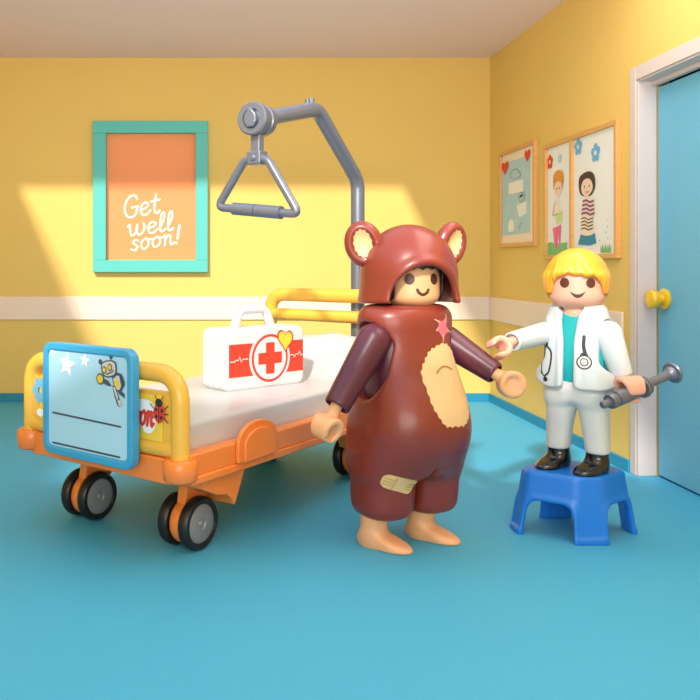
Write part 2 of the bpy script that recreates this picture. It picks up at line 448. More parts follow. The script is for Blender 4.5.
t, fr2 = picture('double_picture_frame', 'light wood double frame with drawings of a red-haired and a dark-haired child, beside the door', 5.035, 6.174, 1.343, 2.237, .032, 5.70)
b = MB(); b.box(-.012, -.002, -.55, .55, -.43, .43); b.build('backing', 'paper', t)
f2 = lambda x, z, o: (-.0125-o, x-fr2.loc[1], z-fr2.loc[2])
def flower(A, cx, cy, r, m):
    for i in range(5):
        a = R(90+72*i); A.disc(cx+.6*r*math.cos(a), cy+.6*r*math.sin(a), r*.42, r*.42, m, 1, 12)
    A.disc(cx, cy, r*.25, r*.25, 'paper', 2, 12)
A = Art(f2)
flower(A, *rz(263, 228), .058, 'paint_red'); flower(A, *rz(307, 212), .035, 'paint_blue_pale')
A.poly(Q([(249,588),(262,578),(300,585),(338,578),(338,640),(249,641)]), 'paint_green', 0)
A.poly(Q([(276,518),(313,500),(308,605),(304,605),(300,540),(294,606),(290,606)]), 'paint_pink', 1)
A.poly(Q([(276,518),(296,510),(290,606),(286,606)]), 'paint_pink', 2)
A.poly(Q([(290,455),(318,440),(316,492),(292,498)]), 'paint_lime', 2)
A.poly(Q(catmull([(286,390),(296,380),(308,420),(305,470),(292,480),(280,460)], 5, True)), 'paper_cream', 1)
A.line(Q([(288,400),(282,430),(278,460),(300,455)]), .008, 'paint_grey', 3)
A.poly(Q(catmull([(284,330),(300,310),(316,330),(312,365),(299,382),(286,365)], 5, True)), 'paint_skin', 2)
A.poly(Q(catmull([(281,350),(280,290),(296,265),(318,268),(324,300),(318,345),(314,318),(298,312),(288,325)], 5, True)), 'paint_hair', 3)
A.disc(*rz(294,345), .007, .009, 'paint_dark', 4, 8); A.disc(*rz(306,342), .007, .009, 'paint_dark', 4, 8)
A.build('drawing', t)
A = Art(f2)
flower(A, *rz(387, 162), .062, 'paint_sky'); flower(A, *rz(463, 187), .066, 'paint_sky')
A.poly(Q([(398,545),(460,540),(466,582),(448,590),(440,592),(402,590),(386,588)]), 'paint_teal', 1)
A.poly(Q(catmull([(412,400),(430,378),(448,385),(462,430),(452,470),(456,540),(400,543),(402,480),(396,440)], 5, True)), 'paper_cream', 2)
for i in range(4):
    y = 400+18*i; A.line(Q([(410-i*2,y),(425,y-5),(440,y+3),(455+i,y-3)]), .016, 'paint_purple', 3)
for i in range(4):
    y = 476+15*i; A.line(Q([(403,y),(418,y-5),(432,y+3),(452,y-4)]), .008, 'paint_dark', 3)
A.poly(Q(catmull([(392,350),(392,300),(412,276),(438,268),(458,285),(462,330),(452,362),(438,375),(405,375)], 5, True)), 'paint_dark', 2)
A.poly(Q(catmull([(402,340),(412,308),(436,300),(450,320),(450,350),(428,378),(408,368)], 5, True)), 'paint_skin', 3)
A.disc(*rz(417,336), .007, .009, 'paint_dark', 4, 8); A.disc(*rz(438,332), .007, .009, 'paint_dark', 4, 8)
A.line(Q([(420,356),(428,360),(436,355)]), .006, 'paint_red', 4)
for i in range(7):
    x0_ = 490+6*i; A.poly(Q([(x0_-4,624),(x0_+5,624),(x0_+(i-3)*2, 590-(12 if i % 2 else 0))]), 'paint_green', 1)
for (a, c) in ((513,480),(516,510),(509,535),(517,560),(480,570)): A.disc(*rz(a, c), .006, .006, 'paint_green', 1, 8)
A.build('drawing', t)

# =================================================================== HOSPITAL BED
TH = .6762; BF = Frame((-.1768, 3.3406, 0), math.pi/2-TH)
BW, BL = 1.003, 2.086; ZC0, ZC1, ZT, ZH = .378, .472, .872, 1.135
bed = thing('hospital_bed', 'toy hospital bed with orange base, yellow end frames, black wheels and grey trapeze pole', 'bed', BF)
# base
def bmapU(x, z, y): return (x, y, z)
b = MB()
for y0, y1 in ((-.045, .03), (BW-.03, BW+.045)):
    b.box(.02, BL-.02, y0, y1, .395, .492)
    b.box(.02, BL-.02, y0+(.0 if y0 > 0 else -.008), y1+(.008 if y0 > 0 else 0), .36, .397)
b.box(-.03, .05, .03, BW-.03, .36, .47); b.box(BL-.05, BL+.03, .03, BW-.03, .36, .49)
b.box(.05, BL-.05, .03, BW-.03, .43, .462)
b.build('bed_base', 'bed_orange', bed, bevel=.008)
for x in (0, BL):
    for y in (0, BW):
        b = MB(); b.lathe([(0,0),(0,.06),(.012,.073),(.085,.076),(.097,.066),(.097,0)], (x, y, ZC0), (0,0,1))
        b.build('post_collar', 'bed_orange', bed, smooth=True, angle=50)
# arched catch on each side rail
for ys in (-1, 1):
    b = MB(); y0 = -.046 if ys < 0 else BW+.046
    def arch(w, h, zb): return [(.475-w, zb), (.475+w, zb)]+[(.475+w*math.cos(R(a)), h-w*.62+w*.62*math.sin(R(a))) for a in range(0, 181, 12)]
    b.prism(arch(.155, .578, .40), bmapU, y0, y0+ys*.022)
    b.prism(arch(.12, .545, .40), bmapU, y0+ys*.02, y0+ys*.034)
    b.build('side_catch', 'bed_orange', bed, bevel=.006)
# end frames
def endframe(name, x, zt, bars, panel):
    tr_ = .041 if panel else .046
    b = MB(); b.tube([(x,0,ZC1-.02),(x,0,zt-.041),(x,BW,zt-.041),(x,BW,ZC1-.02)], tr_, 24, bend=.13)
    for z in bars: b.tube([(x,0,z),(x,BW,z)], tr_-.005, 20)
    if panel: b.box(x-.018, x+.018, .02, BW-.02, panel[0], panel[1]); 
    o = b.build(name, 'bed_yellow', bed, smooth=True, angle=50)
    return o
fb = endframe('foot_frame', 0, ZT, (.505,), (.49, .752))
hb = endframe('head_frame', BL, ZH, (.955,), None)
b = MB(); b.box(-.024, -.017, .085, BW-.085, .535, .735); pn = b.build('name_panel', 'bed_yellow_panel', fb, bevel=.004)
def fz(zx, zy, sc=2.917, ox=10, oy=320, xo=-.025):
    w = BF.L(on_plane(ox+zx/sc, oy+zy/sc, BF.W((xo, 0, 0)), BF.W((1, 0, 0))-BF.loc)); return w[1], w[2]
A = Art(lambda y, z, o: (-.0245-o, y, z))
# white cloud behind the word, the word and the ladybird (panel seen from the foot end: y runs right to left)
def panelq(pts): return [fz(*p) for p in pts]
A.poly(catmull(panelq([(250,210),(330,228),(400,232),(425,262),(425,310),(410,330),(392,326),(378,308),(300,300),(240,290)]), 5, True), 'print_white', 0)
def lettering(A, txt, x, z, s, wd, m, layer):      # mirrored writing direction for a face whose right-hand side is -y
    cur = 0
    for ch in txt:
        adv, st = GL[ch]
        for k in st: A.line([(x-.72*s*(cur+(a+.2*b_)), z+s*b_) for a, b_ in k], wd, m, layer)
        cur += adv
y_, z_ = fz(417, 310); lettering(A, 'soon', y_+.155, z_, .062, .015, 'print_red', 2)
c = fz(436, 272); A.disc(c[0], c[1], .034, .042, 'print_red', 2); A.disc(c[0], c[1]+.045, .022, .018, 'print_black', 3)
for dx, dz in ((-.018,.012),(.016,.014),(-.014,-.018),(.016,-.016)): A.disc(c[0]+dx, c[1]+dz, .008, .009, 'print_black', 3, 10)
A.line([(c[0], c[1]+.04),(c[0], c[1]-.045)], .004, 'print_black', 3)
for sx in (-1, 1):
    for dz in (.03, 0, -.03): A.line([(c[0]+sx*.03, c[1]+dz*.6),(c[0]+sx*.052, c[1]+dz*1.2)], .005, 'print_black', 1)
    A.line([(c[0]+sx*.01, c[1]+.055),(c[0]+sx*.024, c[1]+.075)], .004, 'print_black', 1)
c = fz(88, 205)
for i in range(6): A.disc(c[0]+.034*math.cos(R(60*i)), c[1]+.04*math.sin(R(60*i)), .022, .026, 'paint_sky', 1, 14)
c = fz(90, 270); A.disc(c[0], c[1], .03, .02, 'print_white', 1)
A.build('panel_print', fb)
# mattress (lifts off the base)
mt = None
def mat_sdf(p):
    x, y, z = p[:, 0], p[:, 1], p[:, 2]
    s = np.clip((x-1.46)/.48, 0, 1); rise = .25*s*s*(3-2*s)
    wr = .012*np.sin(7*x+5*y)*np.sin(9*y-3*x+1)+.008*np.sin(17*y+4*x)*np.cos(11*x-6*y)
    wr = wr*np.clip((x-1.35)/.3, 0.12, 1.5)
    q = p.copy(); base = box(p, (BL/2, BW/2, .535), (BL/2-.06, BW/2-.035, .071), .018)
    top = .600+rise+wr; inner = np.maximum.reduce([np.abs(x-BL/2)-(BL/2-.085), np.abs(y-BW/2)-(BW/2-.075)])
    slab = smax(smax(inner, z-top, .05), .5-z, .01)
    d = smin(base, slab*.85, .03)
    groove = np.abs(np.maximum(np.abs(x-BL/2)-(BL/2-.09), np.abs(y-BW/2)-(BW/2-.08)))
    return d
V_, F_ = surfnet(mat_sdf, (.03,.0,.44), (BL-.02,BW,.93), .0125)
me = bpy.data.meshes.new('mattress'); me.from_pydata(V_.tolist(), [], F_.tolist()); me.update()
mt = link('mattress', me, 'mattress_white'); mt.location = BF.loc; mt.rotation_euler = (0, 0, BF.rz)
mt['label'] = 'white rumpled mattress with raised head end lying on the orange bed base'; mt['category'] = 'mattress'
# legs and double wheels
def wheel(x, y):
    b = MB(); b.lathe([(-.03,0),(-.03,.095),(-.02,.102),(.02,.102),(.03,.095),(.03,0)], (x, y, .122), (0,1,0), 40)
    b.lathe([(-.075,0),(-.075,.02),(.075,.02),(.075,0)], (x, y, .122), (0,1,0), 16)
    w = b.build('wheel', 'bed_orange', bed, smooth=True)
    for s in (-1, 1):
        b = MB(); b.lathe([(-.027,.07),(-.027,.110),(-.018,.119),(0,.122),(.018,.119),(.027,.110),(.027,.092),(.018,.088),(.018,.07)], (x, y+s*.062, .122), (0,s,0), 48)
        b.lathe([(-.02,.0),(-.02,.075)], (x, y+s*.062, .122), (0,s,0), 48)
        b.build('tire', 'tire_black', w, smooth=True)
        b = MB(); b.lathe([(.0,.0),(.0,.088),(.019,.088),(.023,.082),(.023,.028),(.017,.024),(.017,.016),(.024,.012),(.026,0)], (x, y+s*.062, .122), (0,s,0), 40)
        b.build('hubcap', 'hub_grey', w, smooth=True)
def leg(x0, sx, y):
    b = MB(); pl = [(x0-sx*.10,.40),(x0-sx*.10,.345),(x0-sx*.035,.30),(x0-sx*.06,.16),(x0-sx*.02,.115),(x0+sx*.05,.125),(x0+sx*.20,.362),(x0+sx*.22,.40)]
    b.prism(pl, bmapU, y-.026, y+.026)
    b.prism([(x0-sx*.10,.41),(x0-sx*.09,.31),(x0,.268),(x0+sx*.07,.255),(x0+sx*.108,.225),(x0+sx*.122,.195),(x0+sx*.134,.20),(x0+sx*.215,.362),(x0+sx*.22,.41)], bmapU, *( (y-.175, y+.026) if y < .5 else (y-.026, y+.175)))
    b.build('leg', 'bed_orange', bed, bevel=.006)
for x, sx in ((.235, 1), (BL-.30, -1)):
    for y in (.163, BW-.163): leg(x, sx, y); wheel(x, y)
# trapeze
hv = .345
b = MB(); b.tube([(2.16,hv,.40),(2.16,hv,1.86),(1.648,hv,2.262),(1.06,hv,2.115)], .046, 24, bend=.07)
b.lathe([(0,0),(0,.022),(.03,.022),(.034,.016),(.034,0)], (1.58,hv,2.285), (0,0,1), 16)
b.lathe([(0,0),(0,.014),(.03,.014),(.03,0)], (1.54,hv,2.275), (0,0,1), 16)
b.box(2.12, 2.2, hv-.05, hv+.05, .40, .50)
pole = b.build('trapeze_pole', 'steel_grey', bed, smooth=True)
hc = np.array([1.03, hv, 2.105])
b = MB(); b.lathe([(-.07,0),(-.07,.086),(-.05,.09),(-.02,.09),(-.015,.083),(.02,.083),(.028,.092),(.066,.092),(.074,.084),(.074,.055),(.06,.05),(.06,0)], hc, (-1,-.12,0), 44)
b.build('hub', 'steel_grey', pole, smooth=True)
b = MB()
ax = np.array([-1,-.12,0])/np.linalg.norm([1,.12,0]); side = np.cross(ax, [0,0,1.])
pts = [(.0,.062),(.036,.02),(.04,-.02),(.02,-.052),(-.02,-.052),(-.04,-.02),(-.036,.02)]
b.prism(pts, lambda s, z, tt: tuple(hc+side*s+np.array([0,0,z])+ax*tt), .055, .095); b.build('hub_cap', 'steel_grey', pole, bevel=.008)
b = MB(); b.box(1.0, 1.05, hv-.03, hv+.03, 1.90, 2.03); b.box(.985, 1.065, hv-.045, hv+.045, 1.855, 1.93)
b.lathe([(-.05,0),(-.05,.018),(.05,.018),(.05,0)], (1.025, hv, 1.892), (1,0,0), 16)
b.build('strap', 'steel_grey', pole, bevel=.008)
tl, tr = (1.013,.618,1.632), (1.013,.062,1.57)
b = MB(); b.tube([(1.013,hv,1.885),(1.013,hv+.075,1.89),tl,(1.013,.34,1.60),tr,(1.013,hv-.075,1.885),(1.013,hv,1.885)], .0235, 18, bend=.05)
b.tube([(1.013,.50,1.619),(1.013,.345,1.602)], .036, 24); b.tube([(1.013,.341,1.6015),(1.013,.175,1.5825)], .036, 24)
b.build('trapeze_handle', 'steel_grey', pole, smooth=True, angle=50)

# =================================================================== CHART BOARD ON THE FOOT END
def bp(px, py, xo): w = BF.L(on_plane(px, py, BF.W((xo,0,0)), BF.W((1,0,0))-BF.loc)); return w[1], w[2]
XB = -.095
c4 = [bp(42, 338, XB), bp(132.5, 353.5, XB), bp(132.5, 471, XB), bp(44, 452.5, XB)]
ya, yb = (c4[0][0]+c4[3][0])/2, (c4[1][0]+c4[2][0])/2; zt_, zb_ = (c4[0][1]+c4[1][1])/2, (c4[2][1]+c4[3][1])/2
KF = Frame(BF.W((XB, (ya+yb)/2, (zt_+zb_)/2)), BF.rz)
kb = thing('chart_board', 'blue framed pale blue board with stars, robot and two blank lines hung on bed foot', 'board', KF)
hw, hh = abs(ya-yb)/2, (zt_-zb_)/2
def rrect(w, h, r, n=8):
    return [(sx*(w-r)+r*math.cos(R(a0+90*i/n)), sz*(h-r)+r*math.sin(R(a0+90*i/n))) for sx, sz, a0 in ((1,1,0),(-1,1,90),(-1,-1,180),(1,-1,270)) for i in range(n+1)]
o1, i1 = rrect(hw, hh, .055), rrect(hw-.034, hh-.036, .03)
b = MB(); n = len(o1); XF = -.004
ring = [[(XF, a, c) for a, c in o1], [(XF, a, c) for a, c in i1], [(.046, a, c) for a, c in o1], [(XF+.016, a, c) for a, c in i1]]
vs = sum(ring, []); fs = []
for i in range(n):
    j = (i+1) % n; fs += [(i, j, n+j, n+i), (i, 2*n+i, 2*n+j, j), (n+i, n+j, 3*n+j, 3*n+i)]
fs += [list(range(2*n, 3*n)), list(range(3*n, 4*n))]
b.add(vs, fs); 
kf = b.build('board_frame', 'board_blue', kb, bevel=.009, bseg=4)
b = MB(); b.prism(rrect(hw-.036, hh-.038, .028), lambda a, c, x: (x, a, c), XF+.010, XF+.0155); b.build('board_sheet', 'board_face', kb)
b = MB(); b.box(.0465, .052, -.25, -.18, hh-.12, hh-.04); b.build('hook', 'board_blue', kb)
b = MB(); b.box(.0465, .052, .18, .25, hh-.12, hh-.04); b.build('hook', 'board_blue', kb)
xf = XF+.010
def kz(zx, zy):     # from the 4.667x enlargement of (30,330)
    w = KF.L(on_plane(30+zx/4.667, 330+zy/4.667, KF.W((xf,0,0)), KF.W((1,0,0))-KF.loc)); return w[1], w[2]
A = Art(lambda y, z, o: (xf-o, y, z))
KQ = lambda pts: [kz(*p) for p in pts]
for cx, cy, r in ((174,160,.062),(257,142,.036),(105,103,.024)):
    q = kz(cx, cy); A.poly(star(q[0], q[1], r, a0=98), 'print_white', 1)
A.line(KQ([(108,384),(425,452)]), .008, 'print_dark', 1); A.line(KQ([(108,524),(420,594)]), .008, 'print_dark', 1)
# little robot waving
A.poly(KQ(catmull([(333,170),(338,150),(372,140),(402,150),(407,190),(398,215),(360,222),(340,205)], 5, True)), 'print_navy', 1)
A.poly(KQ(catmull([(339,170),(344,155),(372,146),(396,155),(401,188),(393,208),(362,215),(345,202)], 5, True)), 'print_silver', 2)
for q in (((350,186),(.022)), ((376,174),(.022))):
    c = kz(*q[0]); A.disc(c[0], c[1], .015, .017, 'print_navy', 3); A.disc(c[0], c[1], .010, .011, 'print_yellow', 4)
A.line(KQ([(360,206),(385,196),(392,188)]), .006, 'print_navy', 3)
A.line(KQ([(338,165),(330,150)]), .007, 'print_navy', 1); c = kz(330,148); A.disc(c[0], c[1], .012, .012, 'print_navy', 1)
A.line(KQ([(380,142),(380,126)]), .007, 'print_navy', 1); c = kz(380,124); A.disc(c[0], c[1], .012, .012, 'print_navy', 1)
A.poly(KQ([(342,224),(366,236),(384,262),(368,262),(338,246)]), 'print_navy', 1)
c = kz(330,228); A.disc(c[0], c[1], .026, .026, 'print_navy', 1); A.disc(c[0], c[1], .019, .019, 'print_yellow', 2)
A.poly(KQ([(384,222),(402,196),(430,205),(442,262),(428,290),(398,282)]), 'print_navy', 1)
A.poly(KQ([(390,228),(408,212),(420,216),(428,262),(420,280),(402,276)]), 'print_silver', 2)
A.poly(KQ([(394,240),(414,232),(422,258),(404,268)]), 'print_yellow', 3)
A.poly(KQ([(402,270),(432,288),(444,300),(444,320),(420,300)]), 'print_navy', 1)
A.poly(KQ([(386,258),(402,264),(420,320),(432,345),(420,360),(410,350),(396,306)]), 'print_navy', 2)
A.poly(KQ([(391,264),(401,268),(415,316),(412,330),(400,300)]), 'print_silver', 3)
A.poly(KQ([(412,330),(424,324),(432,346),(420,356)]), 'print_silver', 3)
A.poly(KQ([(420,214),(436,216),(445,244),(445,262),(436,258)]), 'print_dark', 3)
A.build('board_print', kb)

# =================================================================== FIRST AID CASE
KZ = .6035
fl = on_plane(226, 394, (0,0,KZ), (0,0,1)); dr = np.array([.79,.613,0]); dn = np.array([-.613,.79,0])
CF = Frame(fl+dr*.294+dn*.115, math.atan2(dr[1], dr[0]))
cs = thing('first_aid_case', 'white first aid case with red cross, red band and yellow heart standing on the mattress', 'first aid kit', CF)
hw2, ht2, cz = .296, .112, .345
def case_sdf(p):
    q = np.stack([p[:,0], p[:,2]-cz/2], 1)
    w = np.abs(q)-np.array([hw2, cz/2])+.05
    d2 = np.sqrt((np.maximum(w, 0)**2).sum(1))+np.minimum(w.max(1), 0)-.05
    d = smax(d2, np.abs(p[:,1])-ht2, .03)
    for y0 in (-.03, .015): d = smax(d, -(np.sqrt(d2**2+(p[:,1]-y0)**2)-.006), .004)
    return d
shell = solid('case_shell', case_sdf, (-.33,-.14,-.03), (.33,.14,cz+.03), .0065, 'case_white', cs)
b = MB(); b.tube([(-.155,.0,cz-.02),(-.105,0,cz+.098),(.085,0,cz+.098),(.135,0,cz-.02)], .026, 20, bend=.04)
b.build('handle', 'case_white', cs, smooth=True, angle=50)
b = MB(); b.box(-.22,.22,-.09,.09,-.0005,.012); b.build('foot_plate', 'case_white', cs, bevel=.004)
def cq(zx, zy):    # from the 5.385x enlargement of (190,300)
    w = CF.L(on_plane(190+zx/5.385, 300+zy/5.385, CF.W((0,-ht2,0)), CF.W((0,1,0))-CF.loc)); return w[0], w[2]
yf = -ht2
A = Art(lambda x, z, o: (x, yf-o, z)); cc = (.022, .172)
A.poly([(-.272,.082),(-.272,.262),(.28,.262),(.28,.082)], 'print_case_red', 0)
A.disc(cc[0], cc[1], .152, .152, 'case_white', 1, 40); A.disc(cc[0], cc[1], .135, .135, 'print_case_red', 2, 40); A.disc(cc[0], cc[1], .12, .12, 'case_white', 3, 40)
w1_, w2_ = .088, .032
A.poly([(cc[0]+a*k, cc[1]+c*k) for a, c in ((w2_,w1_),(-w2_,w1_),(-w2_,w2_),(-w1_,w2_),(-w1_,-w2_),(-w2_,-w2_),(-w2_,-w1_),(w2_,-w1_),(w2_,-w2_),(w1_,-w2_),(w1_,w2_),(w2_,w2_)) for k in (1,)], 'print_case_red', 4)
z0_ = .178
A.line([(-.262,z0_-.01),(-.235,z0_-.01),(-.222,z0_+.0),(-.21,z0_-.006),(-.198,z0_+.016),(-.186,z0_-.014),(-.176,z0_+.0),(-.14,z0_-.0)], .006, 'case_white', 1, smooth=False)
A.line([(.18,z0_),(.2,z0_),(.21,z0_-.014),(.222,z0_+.004),(.24,z0_),(.25,z0_+.018),(.262,z0_-.01),(.272,z0_)], .006, 'case_white', 1, smooth=False)
A.poly(heart(.135,.262,.132,.135,-.1), 'print_case_red', 5); A.poly(heart(.135,.262,.110,.112,-.1), 'print_yellow', 6)
A.build('case_print', cs)

# =================================================================== TOY FIGURES
def surf_mapper(tree, kind, **k):
    """kind 'flat': project along dir; 'round': project towards a vertical axis."""
    if kind == 'flat':
        az = k['az']; n = Vector((math.sin(az), -math.cos(az), 0)); r = Vector((math.cos(az), math.sin(az), 0)); c = Vector(k['c'])
        def fn(s, t, o):
            h = tree.ray_cast(c+r*s+Vector((0,0,t))+n*1.0, -n, 2.0)
            return None if h[0] is None else tuple(h[0]+h[1]*o)
    else:
        c = Vector(k['c']); az0 = k['az']; Rr = k['r']
        def fn(s, t, o):
            a = az0+s/Rr; n = Vector((math.sin(a), -math.cos(a), 0))
            h = tree.ray_cast(c+Vector((0,0,t))+n*.6, -n, .6)
            return None if h[0] is None else tuple(h[0]+h[1]*o)
    return fn
def hand(parent, wrist, tip, axis, Rr, m, gap=0.9, half=.045, name='hand', sleeve=None, inner=.55, fill=False):
    """clamp hand: a short thick C round the given axis; wrist peg to its back"""
    wrist = np.array(wrist, float); tip = np.array(tip, float); w = tip-wrist; w /= np.linalg.norm(w)
    s = np.array(axis, float); s -= np.dot(s, w)*w; s /= np.linalg.norm(s); c = tip-w*Rr*.2; u = np.cross(s, w)
    def f(p):
        q = p-c; x, y, z = q@w, q@u, q@s; r = np.sqrt(x*x+y*y)
        a = np.arctan2(y, x); ring = np.abs(r-Rr*(1+inner)/2)-Rr*(1-inner)/2
        hz = half*(1-.25*np.clip(x/Rr, -1, 1))
        d = smax(ring, np.abs(z)-hz, .018)
        if gap: 
            g = np.abs(y)-Rr*gap*.5*(np.clip(x/Rr, 0, 1)*.35+.65); g = np.maximum(g, -x+Rr*.1)
            d = smax(d, -g, .014)
        if fill: d = smin(d, smax(r-Rr*.9, np.abs(z)-half*.85, .01), .01)
        peg = cyl(p, wrist-w*.035, c-w*Rr*.75, Rr*.42, Rr*.5, .005)
        return smin(d, peg, .015)
    ext = Rr+.05; lo = np.minimum(wrist-w*.05, c)-ext; hi = np.maximum(wrist-w*.05, c)+ext
    return solid(name, f, lo, hi, .0045, m, parent)
def sleeve(parent, a, b_, r1, r2, m, name='arm', flat=1.0):
    a = np.array(a, float); b_ = np.array(b_, float); w = (b_-a)/np.linalg.norm(b_-a)
    def f(p):
        d = cap(p, a, b_, r1, r2); x = (p-b_)@w
        d = smax(d, x, .012)
        hole = cyl(p, b_-w*.025, b_+w*.05, r2*.78, r2*.78, .004)
        return smax(d, -hole, .006)
    e = max(r1, r2)+.03
    return solid(name, f, np.minimum(a, b_)-e, np.maximum(a, b_)+e, .0065, m, parent)

# ---------------- child in the bear costume
TB = R(25); GF = Frame((.864, 3.71, 0), TB)
bear = thing('toy_figure', 'toy figure in brown bear costume with round ears, plum sleeves, beige belly and bare feet', 'toy figure', GF)
LG = .128
def vest(p):
    rows = [(.33,.262,.195,0,.0),(.40,.268,.232,0,-.006),(.47,.276,.262,0,-.016),(.55,.277,.272,0,-.024),(.63,.266,.262,0,-.028),(.72,.252,.232,0,-.025),(.82,.236,.198,0,-.012),(.92,.228,.178,0,0),(1.02,.222,.165,0,.0),(1.085,.19,.14,0,.0)]
    d = prof(p, rows, 2.25, .05)
    for s in (-1, 1):
        lg = prof(p, [(.135,.122,.135,s*LG,.004),(.20,.130,.146,s*LG,.004),(.32,.133,.155,s*LG,.0),(.45,.132,.17,s*LG,-.0)], 2.5, .055)
        d = lg if s < 0 and False else smin(d, lg, .05)
    # crease between the legs
    d = smax(d, -(np.maximum(np.abs(p[:,0])-.004, p[:,2]-.385)), .03)
    # shoulder collar
    q = p-np.array([0,0,1.062]); rr = np.sqrt((q[:,0]/1.0)**2+(q[:,1]/.72)**2)
    col = np.sqrt(np.maximum(rr-.165, 0)**2*.8+np.minimum(rr-.165,0)**2*.6+q[:,2]**2*1.3)-.052
    d = smin(d, col, .07)
    for s in (-1, 1):
        h = np.sqrt((p[:,1]+.0)**2+(p[:,2]-np.clip(p[:,2], .80, .92))**2)-.118; h = smax(h, .145-s*p[:,0], .02)
        d = smax(d, -h, .028)
    # neck recess
    d = smax(d, -cyl(p, (0,0,1.06), (0,0,1.3), .11, .11, .01), .02)
    return d
costume = solid('bear_suit', vest, (-.36,-.38,.07), (.36,.33,1.16), .0085, 'fur_brown', bear)
solid('shirt', lambda p: prof(p, [(.66,.20,.15,0,0),(.8,.205,.15,0,0),(.95,.195,.14,0,0),(1.04,.17,.12,0,0)], 2.4, .05), (-.26,-.2,.62), (.26,.2,1.08), .009, 'sleeve_plum', bear)
# seam along the side
tree = bvh_of(costume)
fm = surf_mapper(tree, 'round', c=(0,0,0), az=R(0), r=.25)
A = Art(surf_mapper(tree, 'flat', az=R(12), c=(0,0,0)), .015)
def pz(x, z): return (x, z)
fur = []
N = 60
for i in range(N):
    a = 2*math.pi*i/N; ca, sa_ = math.cos(a), math.sin(a)
    k = 1+.022*((i % 2)*2-1)+.02*math.sin(5*a)+.015*math.sin(9*a+1)
    rx = .140
    fur.append((.022+.02*sa_+rx*k*math.copysign(abs(ca)**.85, ca), (.758)+.178*k*math.copysign(abs(sa_)**.9, sa_)))
A.poly(fur, 'print_beige', 0)
A.line([(-.035,.815),(.0,.836),(.035,.838),(.07,.824)], .008, 'print_brown_soft', 2)
A.build('belly_patch', costume)
A = Art(surf_mapper(tree, 'round', c=(0,0,0), az=R(0), r=.20), .01)
c = (.098, 1.012)
A.poly([(c[0]+x*1.35, c[1]+z*1.35) for x, z in ((-.032,.028),(-.004,.022),(.018,.034),(.020,.006),(.042,-.014),(.016,-.022),(.0,-.036),(-.018,-.014),(-.038,-.006),(-.022,.008))], 'print_pink', 0)
for x, z, dx, dz in ((-.03,.024,-.026,.010),(.018,.028,.006,.026),(.036,-.012,.024,-.014),(.0,-.034,-.006,-.024),(-.03,-.0,-.014,-.014)):
    x *= 1.35; z *= 1.35; A.line([(c[0]+x-dx*.5, c[1]+z-dz*.5),(c[0]+x+dx*.8, c[1]+z+dz*.8)], .005, 'print_beige', 2)
A.build('stitched_patch', costume)
A = Art(surf_mapper(tree, 'round', c=(-LG,0,0), az=R(0), r=.14), .012)
ang = R(-20); cx, cz_ = -.022, .322
def bb(pts): return [(cx+a*math.cos(ang)-c_*math.sin(ang), cz_+a*math.sin(ang)+c_*math.cos(ang)) for a, c_ in pts]
A.poly(bb(rrect(.076,.034,.026)), 'print_beige', 0); A.poly(bb(rrect(.070,.028,.022)), 'print_plaster', 1)
A.poly(bb([(-.026,-.027),(.032,-.027),(.032,.027),(-.026,.027)]), 'print_beige', 2); A.line(bb([(-.027,-.026),(-.027,.026)]), .003, 'print_brown_soft', 3)
for i in range(4):
    for j in (-1, 0, 1):
        for s in (-1, 1):
            q = bb([(s*(.036+.009*i)-.001, .014*j)])[0]; A.disc(q[0], q[1], .003, .003, 'print_plaster_dot', 3, 8, grid=False)
A.build('plaster', costume)
# feet
def foot(parent, c, yaw, m, L=.27, wd=.062, zt=.16, name='foot', heel=.3, h1=.052, ankle=.066):
    def f(p):
        q = p-np.array([c[0], c[1], c[2]]); x = q[:,0]*math.cos(yaw)+q[:,1]*math.sin(yaw); y = q[:,0]*math.sin(yaw)*-1+q[:,1]*math.cos(yaw)
        Q_ = np.stack([x, y, q[:,2]], 1); l0, l1 = L*(1-heel), L*heel     # -y is forward
        hgt = herm(-y, [-l1, -l1*.3, l0*.3, l0*.7, l0], [h1*1.25, h1*1.7, h1*1.35, h1*.85, h1*.62])
        wy = herm(-y, [-l1, 0, l0*.6, l0], [wd*.8, wd*.9, wd*1.1, wd*.95])
        cy_ = (l1-l0)/2
        e = ((np.abs(x)/wy)**2.4+(np.abs(y-cy_)/(L/2))**2.8)**(1/2.5)
        d = (e-1)*wd; d = smax(d, Q_[:,2]-hgt, .03); d = smax(d, -Q_[:,2], .008)
        an = cap(Q_, (0,.0,h1), (0,.0,zt), ankle, ankle*1.02)
        return smax(smin(d, an, .03), Q_[:,2]-zt, .006)
    c = np.array(c, float)
    return solid(name, f, c+np.array([-L,-L,-.02]), c+np.array([L,L,zt+.03]), .0065, m, parent)
for s in (-1, 1): foot(bear, (s*LG-.022-.02*(s < 0), .01, 0), R(27), 'skin_tan', L=.275, wd=.058, h1=.044, ankle=.062)
# arms
sh = GF.L(P(374, 340, 3.56)); cu = GF.L(P(336, 407, 3.45))
ar = sleeve(bear, sh, cu, .077, .058, 'sleeve_plum')
hand(ar, cu+(cu-sh)/np.linalg.norm(cu-sh)*.004, GF.L(P(325, 431, 3.425)), GF.L(P(325,431,3.425)+np.array([.8,-.6,.25]))-GF.L(P(325,431,3.425)), .06, 'skin_tan', half=.05, gap=.8, inner=.45)
sh = GF.L(P(447, 341, 3.78)); cu = GF.L(P(496, 374, 3.62))
ar = sleeve(bear, sh, cu, .074, .052, 'sleeve_plum')
tp = P(514, 386, 3.60)
hand(ar, cu+(cu-sh)/np.linalg.norm(cu-sh)*.004, GF.L(tp), GF.L(tp+np.array([-.35,-1,.25]))-GF.L(tp), .062, 'skin_tan', half=.05, gap=.5, inner=.5, fill=True)
